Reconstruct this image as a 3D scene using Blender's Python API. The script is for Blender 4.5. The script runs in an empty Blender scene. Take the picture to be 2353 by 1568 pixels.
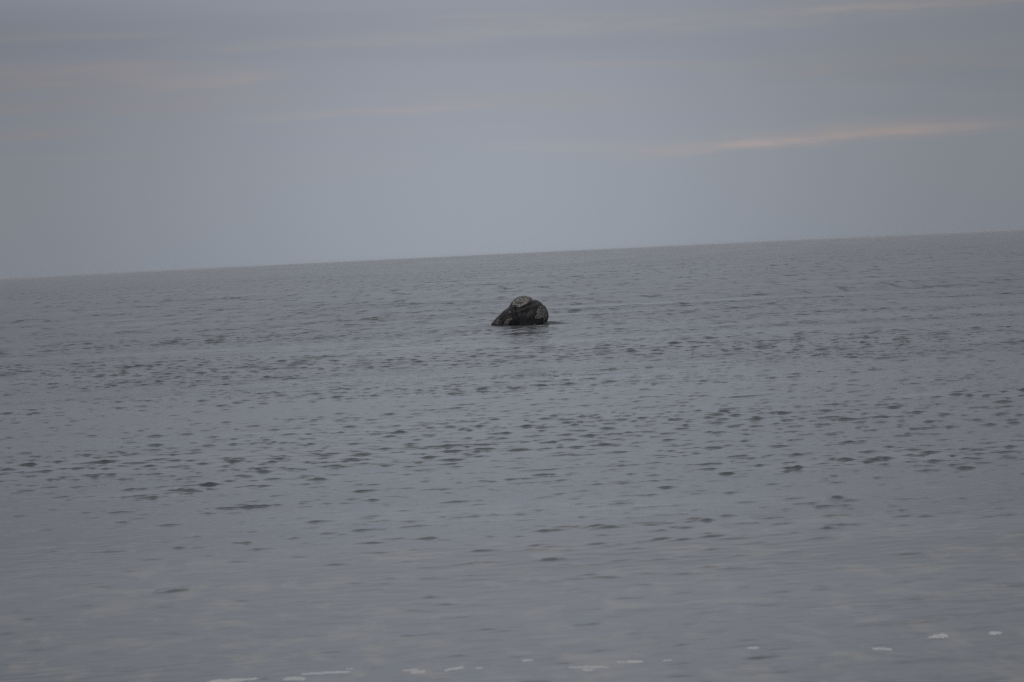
import bpy, math, random
import numpy as np
from mathutils import Matrix, Vector, noise

R = math.radians
scene = bpy.context.scene
col = scene.collection
random.seed(5)
rng = np.random.default_rng(11)

# ------------------------------------------------------------------ camera
CAM_H = 3.6
F_PX, CX, CY = 6536.0, 1176.5, 784.0            # 100 mm lens on a 2353 px wide picture
PITCH, ROLL = R(1.752), R(-2.749)
cam_data = bpy.data.cameras.new('camera')
cam_data.lens = 100.0
cam_data.sensor_width = 36.0
cam_data.clip_start = 0.5
cam_data.clip_end = 60000.0
cam_data.dof.use_dof = True
cam_data.dof.focus_distance = 95.0
cam_data.dof.aperture_fstop = 4.5
cam = bpy.data.objects.new('camera', cam_data)
col.objects.link(cam)
ROT = Matrix.Rotation(math.pi / 2 - PITCH, 3, 'X') @ Matrix.Rotation(ROLL, 3, 'Z')
cam.matrix_world = Matrix.Translation((0, 0, CAM_H)) @ ROT.to_4x4()
scene.camera = cam


def ray(px, py):
    return (ROT @ Vector(((px - CX) / F_PX, (CY - py) / F_PX, -1.0))).normalized()


def on_water(px, py, z=0.0):
    d = ray(px, py)
    t = (z - CAM_H) / d.z
    return Vector((d.x * t, d.y * t, z))


def az_el(px, py):
    d = ray(px, py)
    return math.atan2(d.x, d.y), math.asin(d.z)


# ------------------------------------------------------------------ exposure
scene.view_settings.view_transform = 'Standard'
scene.view_settings.look = 'None'
scene.view_settings.exposure = 0.0
scene.view_settings.gamma = 1.0
scene.view_settings.use_curve_mapping = False
scene.cycles.use_denoising = False
scene.cycles.filter_width = 1.15
scene.cycles.max_bounces = 6
scene.cycles.sample_clamp_indirect = 4.0

# ------------------------------------------------------------------ sky
SUN_EL, SUN_AZ = R(42), R(205)                  # behind the camera, veiled by cloud
world = bpy.data.worlds.new('World')
scene.world = world
world.use_nodes = True
nt = world.node_tree
nt.nodes.clear()


class Nodes:
    def __init__(self, tree):
        self.t = tree

    def new(self, kind):
        return self.t.nodes.new(kind)

    def put(self, sock, v):
        if hasattr(v, 'is_linked') or isinstance(v, bpy.types.NodeSocket):
            self.t.links.new(v, sock)
        else:
            sock.default_value = v

    def m(self, op, a, b=None, c=None, clamp=False):
        n = self.new('ShaderNodeMath')
        n.operation = op
        n.use_clamp = clamp
        for i, v in enumerate((a, b, c)):
            if v is not None:
                self.put(n.inputs[i], v)
        return n.outputs[0]

    def remap(self, v, a, b, c=0.0, d=1.0, smooth=True):
        n = self.new('ShaderNodeMapRange')
        n.interpolation_type = 'SMOOTHSTEP' if smooth else 'LINEAR'
        for i, x in enumerate((v, a, b, c, d)):
            self.put(n.inputs[i], x)
        return n.outputs[0]

    def xyz(self, x, y, z):
        n = self.new('ShaderNodeCombineXYZ')
        for i, v in enumerate((x, y, z)):
            self.put(n.inputs[i], v)
        return n.outputs[0]

    def noise(self, vec, scale, detail=4.0, rough=0.5, dist=0.0):
        n = self.new('ShaderNodeTexNoise')
        self.put(n.inputs['Vector'], vec)
        n.inputs['Scale'].default_value = scale
        n.inputs['Detail'].default_value = detail
        n.inputs['Roughness'].default_value = rough
        n.inputs['Distortion'].default_value = dist
        return n.outputs['Fac']

    def mix(self, f, a, b, mode='MIX'):
        n = self.new('ShaderNodeMix')
        n.data_type = 'RGBA'
        n.blend_type = mode
        self.put(n.inputs[0], f)
        self.put(n.inputs[6], a)
        self.put(n.inputs[7], b)
        return n.outputs[2]

    def ramp(self, f, stops, interp='LINEAR'):
        n = self.new('ShaderNodeValToRGB')
        n.color_ramp.interpolation = interp
        e = n.color_ramp.elements
        while len(e) > 1:
            e.remove(e[-1])
        for i, (p, c) in enumerate(stops):
            k = e[0] if i == 0 else e.new(p)
            k.position = p
            k.color = (*c, 1.0)
        self.put(n.inputs[0], f)
        return n.outputs[0]


W = Nodes(nt)
tc = W.new('ShaderNodeTexCoord')
sep = W.new('ShaderNodeSeparateXYZ')
nt.links.new(tc.outputs['Generated'], sep.inputs[0])
dx, dy, dz = sep.outputs
az = W.m('ARCTAN2', dx, dy)
el = W.m('ARCSINE', W.m('MAXIMUM', W.m('MINIMUM', dz, 1.0), -1.0))
el0 = W.m('MAXIMUM', el, 0.0)

sky_tex = W.new('ShaderNodeTexSky')
sky_tex.sky_type = 'NISHITA'
sky_tex.sun_disc = False
sky_tex.sun_elevation = SUN_EL
sky_tex.sun_rotation = SUN_AZ
sky_tex.altitude = 0.0

# cloud layer: colours are radiances, divided by the background strength
STRENGTH = 0.1
deg = W.m('MULTIPLY', el0, 180 / math.pi / 90.0)
cloud = W.ramp(deg, [
    (0.000, (0.299, 0.333, 0.392)),
    (0.020, (0.295, 0.324, 0.381)),
    (0.042, (0.278, 0.294, 0.354)),
    (0.057, (0.264, 0.276, 0.334)),
    (0.078, (0.428, 0.442, 0.480)),  # unseen sky above the view, brightened to lift the water's reflections
    (0.170, (0.408, 0.418, 0.448)),
    (0.400, (0.425, 0.435, 0.460)),
    (0.700, (0.470, 0.470, 0.480)),
    (1.000, (0.520, 0.520, 0.530))])
# flat streaky layers seen in perspective
inv = W.m('DIVIDE', 1.0, W.m('ADD', W.m('MAXIMUM', dz, 0.0), 0.09))
px_ = W.m('MULTIPLY', dx, inv)
py_ = W.m('MULTIPLY', dy, inv)
pa = W.m('ADD', px_, W.m('MULTIPLY', py_, 0.10))
pb = W.m('SUBTRACT', py_, W.m('MULTIPLY', px_, 0.22))
streak_vec = W.xyz(W.m('MULTIPLY', pa, 0.55), W.m('MULTIPLY', pb, 2.3), 3.1)
n1 = W.noise(streak_vec, 1.0, 5.0, 0.55, 0.3)
n2 = W.noise(W.xyz(W.m('MULTIPLY', pa, 0.3), W.m('MULTIPLY', pb, 0.9), 9.7), 1.0, 3.0, 0.5, 0.2)
n3 = W.noise(W.xyz(W.m('MULTIPLY', pa, 1.7), W.m('MULTIPLY', pb, 6.0), 5.2), 1.0, 4.0, 0.6, 0.4)
fade = W.remap(el, 0.020, 0.065)                         # the streaks thin out towards the horizon
warm = W.m('MULTIPLY', W.remap(n1, 0.50, 0.72), fade)
dark = W.m('MULTIPLY', W.remap(n2, 0.45, 0.70), fade)
cloud = W.mix(W.m('MULTIPLY', dark, 0.45), cloud, (0.225, 0.240, 0.290, 1))
cloud = W.mix(W.m('MULTIPLY', warm, 0.55), cloud, (0.345, 0.315, 0.325, 1))


def streak(p0, p1, half, strength, colour, soft=0.25, wob=1.0, seed=0.0):
    """one long thin cloud between two directions of the sky"""
    global cloud
    (a0, e0), (a1, e1) = az_el(*p0), az_el(*p1)
    t = W.m('DIVIDE', W.m('SUBTRACT', az, a0), a1 - a0)
    line = W.m('ADD', e0, W.m('MULTIPLY', t, e1 - e0))
    nz = W.noise(W.xyz(W.m('MULTIPLY', az, 26.0), W.m('MULTIPLY', el, 60.0), seed), 1.0, 4.0, 0.6)
    nf = W.noise(W.xyz(W.m('MULTIPLY', az, 60.0), W.m('MULTIPLY', el, 420.0), seed + 4.0), 1.0, 5.0, 0.65)
    line = W.m('ADD', line, W.m('MULTIPLY', W.m('SUBTRACT', nz, 0.5), 2.2 * half * wob))
    d = W.m('SUBTRACT', el, line)
    up = W.m('EXPONENT', W.m('MULTIPLY', W.m('POWER', W.m('DIVIDE', d, half * 1.7), 2.0), -1.0))
    dn = W.m('EXPONENT', W.m('MULTIPLY', W.m('POWER', W.m('DIVIDE', d, half * 0.8), 2.0), -1.0))
    g = W.m('ADD', W.m('MULTIPLY', up, W.m('GREATER_THAN', d, 0.0)), W.m('MULTIPLY', dn, W.m('LESS_THAN', d, 0.0000001)))
    win = W.m('MULTIPLY', W.remap(t, -soft, soft), W.remap(t, 1 + soft, 1 - soft))
    f = W.m('MULTIPLY', W.m('MULTIPLY', g, win), W.remap(nf, 0.25, 0.7, 0.35, 1.0))
    cloud = W.mix(W.m('MULTIPLY', f, strength), cloud, colour)


PX = 1.0 / F_PX
streak((1470, 352), (2330, 288), 15 * PX, 0.48, (0.420, 0.352, 0.348, 1), 0.20, 1.5, 1.0)
streak((1640, 341), (2250, 291), 7 * PX, 0.46, (0.545, 0.420, 0.405, 1), 0.18, 2.2, 1.0)
streak((1850, 310), (2150, 300), 16 * PX, 0.40, (0.430, 0.360, 0.345, 1), 0.35, 1.2, 11.0)
streak((1150, 340), (1560, 345), 9 * PX, 0.35, (0.380, 0.345, 0.355, 1), 0.3, 1.2, 7.0)
streak((950, 92), (2353, 8), 24 * PX, 0.42, (0.370, 0.345, 0.335, 1), 0.25, 1.0, 2.0)
streak((1800, 28), (2420, -2), 8 * PX, 0.45, (0.420, 0.360, 0.340, 1), 0.25, 1.0, 2.0)
streak((1750, 165), (2450, 120), 26 * PX, 0.50, (0.320, 0.305, 0.305, 1), 0.3, 0.9, 3.0)
streak((560, 277), (1080, 245), 9 * PX, 0.50, (0.378, 0.338, 0.350, 1), 0.25, 1.0, 4.0)
streak((900, 250), (1500, 225), 20 * PX, 0.45, (0.320, 0.305, 0.330, 1), 0.35, 1.0, 14.0)
streak((330, 202), (660, 176), 13 * PX, 0.65, (0.362, 0.328, 0.332, 1), 0.3, 1.0, 5.0)
streak((-200, 203), (420, 190), 15 * PX, 0.60, (0.335, 0.303, 0.315, 1), 0.3, 1.2, 15.0)
streak((-200, 262), (600, 236), 18 * PX, 0.60, (0.335, 0.303, 0.318, 1), 0.3, 1.2, 16.0)
streak((-60, 320), (220, 304), 11 * PX, 0.60, (0.345, 0.305, 0.318, 1), 0.3, 1.0, 6.0)
streak((380, 118), (980, 92), 12 * PX, 0.45, (0.345, 0.325, 0.330, 1), 0.3, 1.0, 8.0)
streak((400, 400), (900, 385), 14 * PX, 0.30, (0.320, 0.310, 0.345, 1), 0.35, 1.0, 18.0)

# lens vignetting put into the sky: brighter straight ahead, dimmer to the sides
vignette_gain = W.m('EXPONENT', W.m('MULTIPLY', W.m('POWER', W.m('DIVIDE', W.m('ADD', az, 0.006), W.m('ADD', 0.128, W.m('MULTIPLY', W.m('MAXIMUM', W.m('SUBTRACT', el0, 0.07), 0.0), 0.9))), 2.0), -1.0))
vignette_gain = W.m('ADD', 0.58, W.m('MULTIPLY', W.m('MULTIPLY', vignette_gain, 0.43), W.m('EXPONENT', W.m('MULTIPLY', W.m('POWER', W.m('DIVIDE', el0, 0.55), 2.0), -1.0))))
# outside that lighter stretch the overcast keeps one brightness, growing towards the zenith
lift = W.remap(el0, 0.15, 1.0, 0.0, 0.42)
vignette_gain = W.m('ADD', vignette_gain, lift)
sc_n = W.new('ShaderNodeVectorMath')
sc_n.operation = 'SCALE'
nt.links.new(cloud, sc_n.inputs[0])
W.put(sc_n.inputs['Scale'], W.m('MULTIPLY', vignette_gain, 1.0 / STRENGTH))
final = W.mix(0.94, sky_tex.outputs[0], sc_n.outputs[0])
bg = W.new('ShaderNodeBackground')
bg.inputs['Strength'].default_value = STRENGTH
nt.links.new(final, bg.inputs['Color'])
wo = W.new('ShaderNodeOutputWorld')
nt.links.new(bg.outputs[0], wo.inputs['Surface'])

# ------------------------------------------------------------------ veiled sun
sun = bpy.data.lights.new('sun', 'SUN')
sun.energy = 0.9
sun.angle = R(30)
sun.color = (1.0, 0.95, 0.90)
sun_o = bpy.data.objects.new('sun', sun)
col.objects.link(sun_o)
sd = Vector((math.sin(SUN_AZ) * math.cos(SUN_EL), math.cos(SUN_AZ) * math.cos(SUN_EL), math.sin(SUN_EL)))
sun_o.rotation_euler = sd.to_track_quat('Z', 'Y').to_euler()
sun_o.location = sd * 40


# ------------------------------------------------------------------ helpers
def tag(o, label=None, cat=None, group=None, kind=None):
    for k, v in (('label', label), ('category', cat), ('group', group), ('kind', kind)):
        if v:
            o[k] = v
    return o


def mesh_obj(name, verts, faces, mat, parent=None, smooth=True):
    me = bpy.data.meshes.new(name)
    verts = np.asarray(verts, dtype=np.float32)
    faces = np.asarray(faces, dtype=np.int32)
    nf, k = faces.shape
    me.vertices.add(len(verts))
    me.vertices.foreach_set('co', verts.ravel())
    me.loops.add(nf * k)
    me.loops.foreach_set('vertex_index', faces.ravel())
    me.polygons.add(nf)
    me.polygons.foreach_set('loop_start', np.arange(0, nf * k, k, dtype=np.int32))
    me.polygons.foreach_set('use_smooth', np.full(nf, smooth, dtype=bool))
    me.update(calc_edges=True)
    me.materials.append(mat)
    o = bpy.data.objects.new(name, me)
    col.objects.link(o)
    if parent:
        o.parent = parent
    return o


def material(name):
    m = bpy.data.materials.new(name)
    m.use_nodes = True
    return m, Nodes(m.node_tree), m.node_tree.nodes['Principled BSDF']


# ------------------------------------------------------------------ the sea
WHALE = on_water(1193.5, 746.6)                 # where the head breaks the surface

NW = 130
lam = np.geomspace(0.085, 4.5, NW) * rng.uniform(0.93, 1.07, NW)
kk = 2 * np.pi / lam
ang = np.clip(rng.normal(0.0, 0.78, NW), -1.5, 1.5) + R(4)
# mostly running towards the shore (-y); crests roughly across the view
ang = np.where(lam > 0.8, ang * 0.55, ang)
kx, ky = kk * np.sin(ang), -kk * np.cos(ang)
l_rel = np.log(lam / 0.26)
slope_w = np.exp(-(l_rel / np.where(l_rel > 0, 1.30, 0.85)) ** 2)
slope_w *= np.sqrt(2 * 0.115 ** 2 / np.sum(slope_w ** 2))
amp = slope_w / kk
pha = rng.uniform(0, 2 * np.pi, NW)
# long low swell
s_lam = np.array([46.0, 33.0, 24.0, 17.0, 11.0, 8.0])
s_amp = np.array([0.060, 0.056, 0.042, 0.026, 0.014, 0.010])
s_ang = np.array([0.05, -0.10, 0.16, -0.22, 0.30, -0.35])
s_pha = rng.uniform(0, 2 * np.pi, 6)
# slow patches of rougher and calmer water
p_k = []
for i in range(26):
    l = rng.uniform(2.5, 34.0)
    a = rng.normal(0, 0.6)
    p_k.append((2 * np.pi / l * np.sin(a) * 0.55, 2 * np.pi / l * np.cos(a), rng.uniform(0, 6.283), rng.uniform(0.5, 1.0)))


CREST, FLAT, EDGE = 1.45, 0.05, 4.2


# single steeper wavelets: picture point, half width and height in pixels, slant
LONE = [(1922, 1151, 27, 22, 0.0), (1425, 1156, 38, 9, 0.03), (1268, 1286, 32, 11, 0.02), (398, 1355, 44, 11, 0.10), (285, 1198, 26, 10, -0.06),
        (478, 1175, 24, 9, -0.04), (2335, 1333, 40, 6, 0.0), (730, 1098, 26, 14, 0.0), (435, 1124, 34, 14, -0.06), (345, 1138, 46, 8, 0.05),
        (1690, 1043, 42, 9, 0.03), (1245, 1084, 30, 10, 0.0), (988, 1362, 20, 6, 0.02), (1885, 1341, 22, 5, 0.0), (1362, 1420, 18, 6, 0.0),
        (2300, 1180, 24, 7, 0.0), (1090, 1190, 30, 6, 0.06), (555, 1153, 26, 8, 0.0), (60, 1122, 40, 10, -0.05), (210, 1000, 20, 8, 0.0)]
LONE = [(on_water(a, b), w, h, t) for a, b, w, h, t in LONE]
# choppier stretches on the backs of the swells
CHOP = [(330, 890, 260, 38, 0.65), (780, 755, 180, 16, 0.6), (1740, 705, 150, 14, 0.7), (1850, 815, 260, 18, 0.6), (2250, 880, 200, 90, 0.45),
        (450, 1110, 260, 26, 0.4), (1950, 1060, 300, 40, 0.35)]
CHOP = [(on_water(a, b), (on_water(a + w, b + 0.0) - on_water(a, b)).length, (on_water(a, b - h) - on_water(a, b + h)).length / 2, g) for a, b, w, h, g in CHOP]


# low swells humping up here and there: picture point, half length in pixels, height
RIDGE = [(430, 868, 270, 0.10), (1880, 814, 230, 0.10), (1735, 702, 150, 0.14), (780, 753, 170, 0.10), (480, 1112, 250, 0.06), (2250, 905, 160, 0.08),
         (170, 800, 170, 0.07), (1330, 858, 180, 0.05), (1950, 1046, 260, 0.045), (1150, 905, 170, 0.04)]
RIDGE = [(on_water(a, b), w, h) for a, b, w, h in RIDGE]


def sea(x, y, spacing=None):
    """rest positions -> displaced positions of the water surface"""
    x = x.astype(np.float32)
    y = y.astype(np.float32)
    d = np.hypot(x, y)
    ox, oy, z = np.zeros_like(x), np.zeros_like(x), np.zeros_like(x)
    swell_fast = np.zeros_like(x)
    calm_far = 1.0 / (1.0 + (d / 2500.0) ** 2)
    for l, a, t, p in zip(s_lam, s_amp, s_ang, s_pha):
        k = 2 * np.pi / l
        ph = (k * np.sin(t) * x - k * np.cos(t) * y + p).astype(np.float32)
        f = calm_far if spacing is None else calm_far * np.clip((l / spacing - 2.5) / 3.0, 0, 1)
        z += a * f * np.sin(ph)
        swell_fast += a * k * f * -np.cos(ph)
    patch = np.zeros_like(x)
    for a, b, p, s in p_k:
        patch += s * np.sin(a * x + b * y + p)
    patch /= 3.0
    rough = np.clip(0.94 + 0.26 * patch + 5.0 * swell_fast, 0.40, 1.6)
    for c, w, h in RIDGE:
        a, b = x - c.x, y - c.y
        half = w * c.length / F_PX
        b = b + 0.55 * np.sin(a * 2.1 / half + c.y) - 0.25 * np.sin(a * 6.3 / half + c.x)
        hump = h * np.exp(-(a / half) ** 2) * np.exp(-(b / np.where(b < 0, 1.0, 2.2)) ** 2)
        z += hump
        rough += 0.7 * np.exp(-(a / half) ** 2) * np.exp(-((b + 0.5) / 1.1) ** 2)
    for c, w, h, g in CHOP:
        rough += 0.45 * g * np.exp(-((x - c.x) / w) ** 2 - ((y - c.y) / h) ** 2)
    # sheltered smoother water close in
    shore = np.clip((d + 1.6 * patch + 0.05 * x - 32.5) / 10.0, 0, 1)
    shore = shore * shore * (3 - 2 * shore)
    rough = rough * (0.50 + 0.50 * shore)
    offshore = 1.6 * np.clip((d - 80.0) / 150.0, 0, 1)
    zc, var, lost = np.zeros_like(x), np.full_like(x, 1e-9), np.zeros_like(x)
    for i in range(NW):
        ph = (kx[i] * x + ky[i] * y + pha[i]).astype(np.float32)
        a = amp[i] * rough
        if lam[i] > 0.8:
            a = a * (1 + offshore)                   # steeper chop out on the open water
        if spacing is not None:
            f = np.clip((lam[i] / spacing - 1.8) / 1.4, 0, 1)
            lost += (1 - f * f) * (a * kk[i]) ** 2 * 0.5
            a = a * f
        s, c = np.sin(ph), np.cos(ph)
        zc += a * s
        var += 0.5 * a * a
        g = 0.85 * a * c / kk[i]
        ox += g * kx[i]
        oy += g * ky[i]
    # wide flat troughs and separate peaked crests
    sig = np.sqrt(var)
    q = zc / sig
    q0 = 0.70 + 1.05 * (1 - shore)
    z += sig * (CREST * np.log1p(np.exp(np.clip(EDGE * (q - q0), -30, 30))) / EDGE + (FLAT + 0.16 * (1 - shore)) * q - 0.35)
    for c, w, h, t in LONE:
        pix = c.length / F_PX
        a, b = x - c.x, y - c.y
        b = b - a * t * c.length / CAM_H * 0.6
        m = (np.abs(a) < 5 * w * pix) & (np.abs(b) < 1.0)
        e = np.zeros_like(x)
        wid = 0.85 * w * pix * (1 + 0.35 * np.sin(9.0 * a[m] / (w * pix) + c.x))
        dep = np.where(b[m] < 0, 0.060, 0.20) + 0.5 * h * pix
        e[m] = np.exp(-(a[m] / wid) ** 2 - (b[m] / dep) ** 2)
        z += 0.42 * h * pix * e
    # water pushed about by the whale
    u, v = x - WHALE.x, y - WHALE.y
    lost = lost + 0.06 * np.exp(-(u / 2.0) ** 2 - ((v + 2.0) / 2.6) ** 2)
    near = np.exp(-(u / 2.3) ** 2 - (v / 2.6) ** 2)
    z += near * (-0.048 * u - z * 0.1)
    t = np.clip((u - 1.25) / 1.35, 0, 1)
    win = np.clip((u - 1.15) / 0.25, 0, 1) * np.clip((2.75 - u) / 0.9, 0, 1)
    z += win * 0.21 * np.exp(-((v + 0.75 - 1.0 * t) / 0.19) ** 2) * (1 - 0.5 * t)
    if spacing is not None:
        return x + ox, y + oy, z, lost
    return x + ox, y + oy, z


def sea_height(x, y):
    gx, gy = x.copy(), y.copy()
    for _ in range(4):
        hx, hy, hz = sea(gx, gy)
        gx += x - hx
        gy += y - hy
    return sea(gx, gy)[2]


rr = list(np.linspace(4.0, 21.5, 40))
fr_d = np.log([21.5, 36.0, 46.0, 110.0, 175.0, 300.0, 600.0, 1600.0, 30000.0])
fr_s = np.log([0.0019, 0.0016, 0.00078, 0.00072, 0.00105, 0.0021, 0.0060, 0.030, 0.30])
while rr[-1] < 30000.0:
    rr.append(rr[-1] * (1 + math.exp(np.interp(math.log(rr[-1]), fr_d, fr_s))))
rr = np.array(rr)
core = np.linspace(R(-10.7), R(10.7), 400)
side = R(10.7) + (R(58) - R(10.7)) * (np.linspace(0, 1, 28)[1:] ** 1.9)
th = np.concatenate([-side[::-1], core, side])
row_step = np.gradient(rr)
col_step = np.gradient(th)
RR, TT = np.meshgrid(rr, th, indexing='ij')
spacing = np.maximum(np.repeat(row_step[:, None], len(th), 1) * 0.9, RR * col_step[None, :] * 0.8).astype(np.float32)
X, Y, Z, LOST = sea((RR * np.sin(TT)).ravel(), (RR * np.cos(TT)).ravel(), spacing.ravel())
nr, nc = RR.shape
idx = np.arange(nr * nc, dtype=np.int32).reshape(nr, nc)
quads = np.stack([idx[:-1, :-1].ravel(), idx[:-1, 1:].ravel(), idx[1:, 1:].ravel(), idx[1:, :-1].ravel()], 1)
# wound so that the normals point up
quads = quads[:, ::-1]

mat_sea, S, bs = material('sea_water')
bs.inputs['IOR'].default_value = 1.333
tcs = S.new('ShaderNodeTexCoord')
sps = S.new('ShaderNodeSeparateXYZ')
mat_sea.node_tree.links.new(tcs.outputs['Object'], sps.inputs[0])
rip = S.noise(S.xyz(S.m('MULTIPLY', sps.outputs[0], 6.0), S.m('MULTIPLY', sps.outputs[1], 9.0), 0.0), 1.0, 4.0, 0.6, 0.4)
rip2 = S.noise(S.xyz(S.m('MULTIPLY', sps.outputs[0], 1.3), S.m('MULTIPLY', sps.outputs[1], 2.3), 2.0), 1.0, 4.0, 0.6, 0.3)
# warm cloud reflections painted into the base colour of the near water
warm_glint = S.noise(S.xyz(S.m('MULTIPLY', sps.outputs[0], 1.7), S.m('MULTIPLY', sps.outputs[1], 0.95), 7.0), 1.0, 5.0, 0.62, 0.6)
warm_glint = S.m('MULTIPLY', S.remap(warm_glint, 0.48, 0.68), S.remap(sps.outputs[1], 46.0, 28.0, 0.08, 1.0))
S.put(bs.inputs['Base Color'], S.mix(warm_glint, (0.048, 0.057, 0.059, 1), (0.145, 0.124, 0.100, 1)))
att = S.new('ShaderNodeAttribute')
att.attribute_name = 'fine_waves'
gust = S.noise(S.xyz(S.m('MULTIPLY', sps.outputs[0], 0.7), S.m('MULTIPLY', sps.outputs[1], 0.13), 4.0), 1.0, 4.0, 0.65, 0.2)
S.put(bs.inputs['Roughness'], S.m('MULTIPLY', att.outputs['Fac'], S.m('ADD', 0.85, S.m('MULTIPLY', S.remap(gust, 0.50, 0.76), S.remap(att.outputs['Fac'], 0.11, 0.16, 0.0, 1.5)))))
hgt = S.m('ADD', S.m('MULTIPLY', rip, 0.0008), S.m('MULTIPLY', S.m('MAXIMUM', rip2, 0.5), 0.003))
bmp = S.new('ShaderNodeBump')
bmp.inputs['Strength'].default_value = 0.8
bmp.inputs['Distance'].default_value = 1.0
mat_sea.node_tree.links.new(hgt, bmp.inputs['Height'])
mat_sea.node_tree.links.new(bmp.outputs[0], bs.inputs['Normal'])
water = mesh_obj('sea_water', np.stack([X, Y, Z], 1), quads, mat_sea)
# waves too small for the mesh at that distance live on as gloss
at = water.data.attributes.new('fine_waves', 'FLOAT', 'POINT')
at.data.foreach_set('value', np.sqrt(np.sqrt(2.0 * LOST * 0.06 + 0.0001)).astype(np.float32))
tag(water, kind='structure', label='grey rippled sea reaching to the horizon')

# ------------------------------------------------------------------ the whale
# outline of the head above and below the water, in metres about the waterline
ZPX = 0.0021830 * (F_PX * 0 + 1.0)
SC = (WHALE - Vector((0, 0, CAM_H))).length / F_PX * (2353 / 2623) / 9.05
cr, sr = math.cos(-ROLL), math.sin(-ROLL)


def uv(x, y):
    a, b = (x - 1000.0) * SC, (925.0 - y) * SC
    return a * cr + b * sr, -a * sr + b * cr


OUT = [(60, 1500), (180, 1180), (290, 1010), (352, 915), (368, 875), (405, 828), (470, 757), (540, 690), (620, 608), (690, 558),
       (755, 508), (800, 440), (850, 372), (915, 318), (1000, 284), (1100, 272), (1195, 284), (1262, 312), (1300, 346), (1365, 352), (1430, 372),
       (1500, 408), (1552, 462), (1600, 532), (1643, 620), (1660, 700), (1654, 790), (1636, 880), (1622, 950), (1620, 1080),
       (1660, 1300), (1690, 1500), (1500, 1640), (1000, 1720), (400, 1640)]
P = np.array([uv(*p) for p in OUT])


def closed_spline(pts, n):
    """Catmull-Rom through the points, evenly resampled"""
    m = len(pts)
    out = []
    for i in range(m):
        p0, p1, p2, p3 = pts[i - 1], pts[i], pts[(i + 1) % m], pts[(i + 2) % m]
        for t in np.linspace(0, 1, 24, endpoint=False):
            out.append(0.5 * (2 * p1 + (p2 - p0) * t + (2 * p0 - 5 * p1 + 4 * p2 - p3) * t ** 2 + (3 * p1 - p0 - 3 * p2 + p3) * t ** 3))
    out = np.array(out)
    seg = np.linalg.norm(np.roll(out, -1, 0) - out, axis=1)
    s = np.concatenate([[0], np.cumsum(seg)])
    q = np.linspace(0, s[-1], n, endpoint=False)
    ext = np.vstack([out, out[:1]])
    return np.stack([np.interp(q, s, ext[:, 0]), np.interp(q, s, ext[:, 1])], 1)


CEN = np.array(uv(1060, 1040))


def vnoise(x, y, z, f, seed=0.0):
    return np.array([noise.noise(Vector((a * f + seed, b * f, c * f))) for a, b, c in zip(x.ravel(), y.ravel(), z.ravel())]).reshape(x.shape)


def dist_line(x, z, a, b):
    a, b = np.array(uv(*a)), np.array(uv(*b))
    d = b - a
    t = np.clip(((x - a[0]) * d[0] + (z - a[1]) * d[1]) / (d @ d), 0, 1)
    return np.hypot(x - a[0] - t * d[0], z - a[1] - t * d[1]), t


def head(n_phi, n_tau):
    c = closed_spline(P, n_phi)
    tau = np.linspace(-math.pi / 2, math.pi / 2, n_tau)
    r = np.maximum(np.cos(tau), 0.0) ** 0.62
    x = CEN[0] + (c[:, 0][:, None] - CEN[0]) * r[None]
    z = CEN[1] + (c[:, 1][:, None] - CEN[1]) * r[None]
    taper = np.clip((c[:, 0] + 1.9) / 1.7, 0.30, 1.0)
    y = np.sin(tau)[None] * (0.95 * (0.45 + 0.55 * taper[:, None]) * np.ones_like(x)) * (1 - 0.0 * x)
    # lip ridge and the groove under the upper patch
    side_f = -np.sign(y) * np.sqrt(np.clip(np.abs(np.sin(tau))[None], 0, 1))
    for a, b, w, h in (((1420, 395), (900, 575), 0.050, -0.075), ((1420, 470), (820, 640), 0.085, 0.050),
                       ((900, 575), (560, 820), 0.050, -0.040), ((1330, 700), (900, 740), 0.20, 0.03), ((640, 640), (420, 900), 0.04, -0.05)):
        d, t = dist_line(x, z, a, b)
        y -= side_f * 0 + np.where(y < 0, 1, -1) * h * np.exp(-(d / w) ** 2) * np.clip(np.abs(np.sin(tau))[None] * 1.5, 0, 1)
    return x, y, z


def grid_faces(n, m):
    i = np.arange(n * m).reshape(n, m)
    j = np.roll(i, -1, 0)
    return np.stack([i[:, :-1].ravel(), i[:, 1:].ravel(), j[:, 1:].ravel(), j[:, :-1].ravel()], 1)


def grid_normals(x, y, z):
    p = np.stack([x, y, z], -1)
    da = np.roll(p, -1, 0) - np.roll(p, 1, 0)
    db = np.gradient(p, axis=1)
    n = np.cross(da, db)
    n /= np.maximum(np.linalg.norm(n, axis=-1, keepdims=True), 1e-9)
    out = p - np.array([CEN[0], 0, CEN[1]])
    n *= np.sign(np.sum(n * out, -1, keepdims=True) + 1e-9)
    return n


mat_skin, K, ks = material('wet_black_skin')
tck = K.new('ShaderNodeTexCoord')
kn = K.noise(tck.outputs['Object'], 3.0, 6.0, 0.6)
mat_skin.node_tree.links.new(K.ramp(kn, [(0.3, (0.010, 0.010, 0.012)), (0.55, (0.015, 0.015, 0.017)), (0.75, (0.026, 0.025, 0.026))]), ks.inputs['Base Color'])
mat_skin.node_tree.links.new(K.remap(K.noise(tck.outputs['Object'], 9.0, 4.0, 0.6), 0.3, 0.7, 0.30, 0.50), ks.inputs['Roughness'])
ks.inputs['Specular IOR Level'].default_value = 0.28
kb = K.new('ShaderNodeBump')
kb.inputs['Distance'].default_value = 0.02
kb.inputs['Strength'].default_value = 0.5
mat_skin.node_tree.links.new(K.noise(tck.outputs['Object'], 12.0, 5.0, 0.6), kb.inputs['Height'])
mat_skin.node_tree.links.new(kb.outputs[0], ks.inputs['Normal'])


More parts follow.
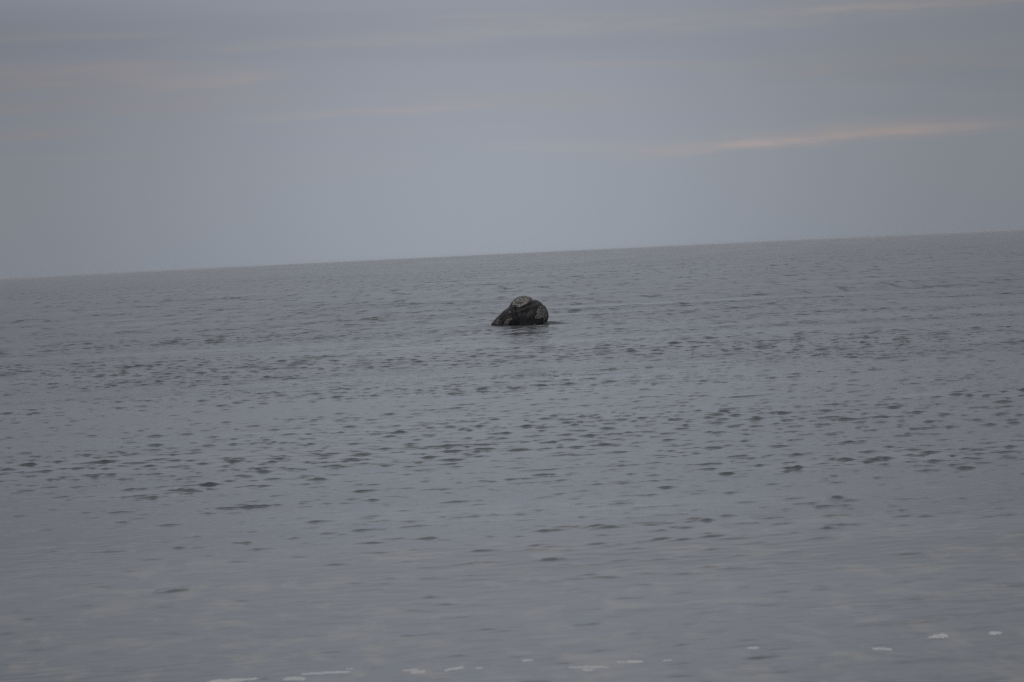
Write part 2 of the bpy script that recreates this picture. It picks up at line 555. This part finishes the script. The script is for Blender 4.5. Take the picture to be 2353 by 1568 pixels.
def crust(name, light, mid, darkc, scale):
    m, C, b = material(name)
    t = C.new('ShaderNodeTexCoord')
    vor = C.new('ShaderNodeTexVoronoi')
    vor.inputs['Scale'].default_value = scale
    m.node_tree.links.new(t.outputs['Object'], vor.inputs['Vector'])
    spots = C.remap(vor.outputs['Distance'], 0.15, 0.75)
    big = C.noise(t.outputs['Object'], 7.0, 6.0, 0.7)
    base = C.ramp(big, [(0.36, darkc), (0.47, mid), (0.66, light)])
    m.node_tree.links.new(C.mix(C.m('MULTIPLY', spots, 0.8), base, (*darkc, 1)), b.inputs['Base Color'])
    b.inputs['Roughness'].default_value = 0.85
    b.inputs['Specular IOR Level'].default_value = 0.2
    bp = C.new('ShaderNodeBump')
    bp.inputs['Distance'].default_value = 0.03
    m.node_tree.links.new(C.m('SUBTRACT', big, spots), bp.inputs['Height'])
    m.node_tree.links.new(bp.outputs[0], b.inputs['Normal'])
    return m


mat_crust = crust('barnacle_crust', (0.47, 0.455, 0.43), (0.29, 0.28, 0.265), (0.035, 0.034, 0.034), 15.0)
mat_crust_dull = crust('dull_crust', (0.38, 0.366, 0.345), (0.23, 0.221, 0.207), (0.030, 0.029, 0.029), 15.0)
mat_crust_brown = crust('brown_crust', (0.32, 0.285, 0.262), (0.19, 0.166, 0.155), (0.030, 0.028, 0.026), 17.0)

whale = bpy.data.objects.new('whale', None)
col.objects.link(whale)
whale.location = WHALE
tag(whale, 'black whale head crusted with pale rough patches rising from the grey sea', 'whale')

hx, hy, hz = head(200, 72)
nrm = grid_normals(hx, hy, hz)
wob = vnoise(hx, hy, hz, 2.2)[..., None] * 0.025 + vnoise(hx, hy, hz, 6.0, 4.0)[..., None] * 0.010
pos = np.stack([hx, hy, hz], -1) + nrm * wob
faces = grid_faces(200, 72)
body = mesh_obj('body', pos.reshape(-1, 3), faces, mat_skin, whale)

# callosities: the head's own surface, raised and roughened inside each outline
gx, gy, gz = head(520, 190)
gn = grid_normals(gx, gy, gz)
gp = np.stack([gx, gy, gz], -1)
gf = grid_faces(520, 190)


def poly_mask(poly, edge):
    """signed depth inside a polygon on the head's side view, over the edge width"""
    q = np.array([uv(*p) for p in poly])
    inside = np.zeros(gx.shape, bool)
    dist = np.full(gx.shape, 9.0)
    m = len(q)
    for i in range(m):
        a, b = q[i], q[(i + 1) % m]
        cond = (a[1] > gz) != (b[1] > gz)
        xi = (b[0] - a[0]) * (gz - a[1]) / ((b[1] - a[1]) if abs(b[1] - a[1]) > 1e-9 else 1e-9) + a[0]
        inside ^= cond & (gx < xi)
        d = b - a
        t = np.clip(((gx - a[0]) * d[0] + (gz - a[1]) * d[1]) / (d @ d), 0, 1)
        dist = np.minimum(dist, np.hypot(gx - a[0] - t * d[0], gz - a[1] - t * d[1]))
    return np.where(inside, 1, -1) * dist / edge


def callosity(poly, mat, thick, rough, edge=0.05, label=None, both=True, seed=0.0):
    near = poly_mask(poly, edge)
    if not both:
        near = np.where(gy < 0, near, -1)
    sel = near > -1.2
    ids = np.where(sel.ravel())[0]
    n0 = np.zeros(gx.shape)
    sub = gp.reshape(-1, 3)[ids]
    nz = np.array([noise.noise(Vector(p) * 5.0 + Vector((seed, 0, 0))) for p in sub])
    nb = np.array([noise.noise(Vector(p) * 13.0 + Vector((seed, 7, 0))) for p in sub])
    ragged = near.ravel()[ids] + 0.9 * nz + 0.6 * nb
    prof = np.clip(ragged, -1, 1)
    prof = np.where(prof > 0, np.sqrt(np.abs(prof)), prof)
    off = thick * prof + rough * (0.8 * nz + 0.9 * np.abs(nb)) * np.clip(ragged, 0, 1) - 0.012
    v = sub + gn.reshape(-1, 3)[ids] * off[:, None]
    remap = -np.ones(gx.size, np.int64)
    remap[ids] = np.arange(len(ids))
    f = remap[gf]
    f = f[(f >= 0).all(1)]
    o = mesh_obj('callosity', v, f, mat, whale)
    if label:
        o['label'] = label
    return o


callosity([(822, 495), (842, 400), (900, 315), (970, 240), (1100, 215), (1230, 240), (1290, 320), (1262, 375), (1180, 440), (1085, 508), (1000, 525), (920, 498)],
          mat_crust, 0.040, 0.030, 0.06, 'broad pale crusty patch capping the head', seed=1.0)
callosity([(1392, 600), (1432, 500), (1490, 485), (1575, 470), (1640, 540), (1720, 690), (1710, 800), (1685, 815), (1600, 820), (1540, 800), (1480, 782), (1400, 795), (1356, 765), (1382, 690)],
          mat_crust_dull, 0.036, 0.030, 0.05, 'tall pale crusty patch down the right edge', seed=2.0)
callosity([(620, 940), (650, 860), (710, 795), (780, 752), (848, 756), (838, 815), (770, 852), (740, 940)],
          mat_crust_brown, 0.034, 0.012, 0.022, 'brownish leaf shaped patch at the waterline', seed=3.0, both=False)
callosity([(1545, 800), (1610, 815), (1690, 810), (1680, 960), (1530, 960)], mat_crust_brown, 0.020, 0.018, 0.04, 'brownish crust under the tall patch, at the waterline', seed=21.0)
callosity([(692, 680), (715, 630), (770, 602), (808, 612), (795, 655), (740, 690)], mat_crust_dull, 0.032, 0.012, 0.022, 'small grey patch on the left slope', seed=4.0, both=False)
callosity([(672, 600), (720, 540), (775, 500), (778, 545), (720, 590)], mat_crust_brown, 0.012, 0.010, 0.03, seed=5.0, both=False)
callosity([(385, 890), (400, 840), (500, 730), (530, 715), (470, 800), (420, 900)], mat_crust_dull, 0.026, 0.008, 0.016, seed=6.0, both=False)
callosity([(440, 900), (460, 850), (520, 775), (545, 775), (500, 850), (470, 915)], mat_crust_dull, 0.026, 0.008, 0.016, seed=7.0, both=False)
callosity([(470, 915), (490, 880), (525, 880), (515, 920)], mat_crust_brown, 0.010, 0.008, 0.02, seed=8.0, both=False)
callosity([(1355, 790), (1360, 745), (1410, 735), (1420, 780)], mat_crust, 0.010, 0.010, 0.02, seed=9.0, both=False)
callosity([(1310, 930), (1330, 890), (1370, 895), (1395, 925)], mat_crust, 0.010, 0.010, 0.02, seed=10.0, both=False)

# ------------------------------------------------------------------ flecks of foam close to the shore
mat_foam, Fm, fb = material('foam')
tf = Fm.new('ShaderNodeTexCoord')
fn = Fm.noise(tf.outputs['Object'], 60.0, 5.0, 0.65)
mat_foam.node_tree.links.new(Fm.ramp(fn, [(0.3, (0.34, 0.35, 0.36)), (0.62, (0.62, 0.62, 0.62))]), fb.inputs['Base Color'])
fb.inputs['Roughness'].default_value = 0.7
fbp = Fm.new('ShaderNodeBump')
fbp.inputs['Distance'].default_value = 0.01
mat_foam.node_tree.links.new(fn, fbp.inputs['Height'])
mat_foam.node_tree.links.new(fbp.outputs[0], fb.inputs['Normal'])


def foam(spine, half, label):
    """a low bubbly strip floating along the given picture points, half-depths in pixels"""
    pts = [on_water(*p) for p in spine]
    pts = [np.array((p.x, p.y)) for p in pts]
    org = np.mean(pts, axis=0)
    n, m = 28, 9
    seg = np.linspace(0, len(pts) - 1, n)
    cx = np.interp(seg, range(len(pts)), [p[0] for p in pts])
    cy = np.interp(seg, range(len(pts)), [p[1] for p in pts])
    hh = np.interp(seg, range(len(half)), half)
    dist = np.hypot(cx, cy)
    dep = hh * dist / F_PX * dist / CAM_H           # seen depth back to depth on the water
    tt = np.linspace(0, 1, n)
    dep = dep * np.sqrt(np.clip(1 - (2 * tt - 1) ** 6, 0.0, 1)) 
    s = random.uniform(0, 50)
    e1 = np.array([noise.noise(Vector((s, a * 9.0, 0))) for a in tt])
    e2 = np.array([noise.noise(Vector((s + 9, a * 9.0, 3))) for a in tt])
    w = np.linspace(-1, 1, m)
    up = np.where(w[None] > 0, 1 + 0.7 * e1[:, None], 1 + 0.7 * e2[:, None])
    x = np.repeat(cx[:, None], m, 1)
    y = cy[:, None] + w[None] * dep[:, None] * up
    h = sea_height(x.ravel().astype(np.float32), y.ravel().astype(np.float32)).reshape(x.shape)
    bub = np.array([noise.noise(Vector((a * 22, b * 22, s))) for a, b in zip(x.ravel(), y.ravel())]).reshape(x.shape)
    z = h + 0.007 * np.sqrt(np.clip(1 - w[None] ** 2, 0, 1)) * np.ones_like(x) * (0.75 + 0.6 * bub) - 0.003
    v = np.stack([x - org[0], y - org[1], z], -1).reshape(-1, 3)
    i = np.arange(n * m).reshape(n, m)
    f = np.stack([i[:-1, :-1].ravel(), i[1:, :-1].ravel(), i[1:, 1:].ravel(), i[:-1, 1:].ravel()], 1)
    o = mesh_obj('foam_fleck', v, f, mat_foam)
    o.location = (org[0], org[1], 0)
    tag(o, label, 'foam', 'foam flecks floating close to the shore')
    return o


foam([(463, 1561), (510, 1556), (560, 1552), (603, 1549)], [6, 7, 4, 3], 'longest slanting white foam streak, lowest in the left half of the water')
foam([(650, 1551), (680, 1549), (704, 1551)], [4, 5, 4], 'short white foam fleck just right of the longest slanting streak')
foam([(690, 1538), (740, 1536), (808, 1533)], [3, 4, 4], 'long level white foam streak above the short fleck, left of centre')
foam([(793, 1526), (812, 1525)], [2, 2], 'faint tiny foam fleck over the right end of the long level streak')
foam([(925, 1530), (950, 1529), (960, 1530)], [2, 2, 2], 'thin faint foam line touching a brighter fleck right below it')
foam([(943, 1534), (978, 1534)], [4, 4], 'blunt white foam fleck under a thin faint line, near bottom centre')
foam([(1020, 1531), (1040, 1526), (1068, 1523)], [3, 4, 3], 'white foam fleck slanting up to the right, near bottom centre')
foam([(1092, 1525), (1110, 1524)], [3, 3], 'small foam dab just right of the fleck slanting up')
foam([(1198, 1507), (1226, 1506)], [3, 3], 'small dim foam fleck standing alone above the bottom row at centre')
foam([(1305, 1524), (1350, 1523), (1402, 1522)], [2, 3, 2], 'long thin foam line lying over a small fleck, right of centre')
foam([(1338, 1530), (1364, 1530)], [3, 3], 'small foam fleck under the long thin line, right of centre')
foam([(1416, 1511), (1450, 1510), (1478, 1509)], [3, 4, 3], 'bright level foam streak right of the thin line and small fleck')
foam([(1522, 1508), (1546, 1506)], [2, 2], 'faint foam streak just right of the bright level streak')
foam([(1716, 1478), (1744, 1477)], [3, 4], 'small foam fleck alone, left of the three flecks at far right')
foam([(2002, 1480), (2030, 1480), (2050, 1482)], [3, 4, 3], 'thin level foam fleck, lowest of the three flecks at far right')
foam([(2130, 1455), (2155, 1452), (2178, 1449)], [2, 5, 7], 'wedge shaped bright foam fleck, middle of the three flecks at far right')
foam([(2272, 1446), (2285, 1444), (2302, 1443)], [3, 5, 4], 'short bright foam fleck nearest the right edge of the view')

# ------------------------------------------------------------------ thin sea haze
mat_haze = bpy.data.materials.new('sea_haze')
mat_haze.use_nodes = True
ht = mat_haze.node_tree
ht.nodes.clear()
pv = ht.nodes.new('ShaderNodeVolumePrincipled')
pv.inputs['Color'].default_value = (0.93, 0.95, 0.98, 1)
pv.inputs['Density'].default_value = 0.00006
ho = ht.nodes.new('ShaderNodeOutputMaterial')
ht.links.new(pv.outputs[0], ho.inputs['Volume'])
B = 33000.0
hv = [(x, y, z) for z in (-1.5, 5.2) for x, y in ((-B, -200.0), (B, -200.0), (B, B), (-B, B))]
haze = mesh_obj('haze', hv, [(3, 2, 1, 0), (4, 5, 6, 7), (0, 1, 5, 4), (1, 2, 6, 5), (2, 3, 7, 6), (3, 0, 4, 7)], mat_haze, smooth=False)
tag(haze, 'thin pale haze lying over the sea', kind='stuff')
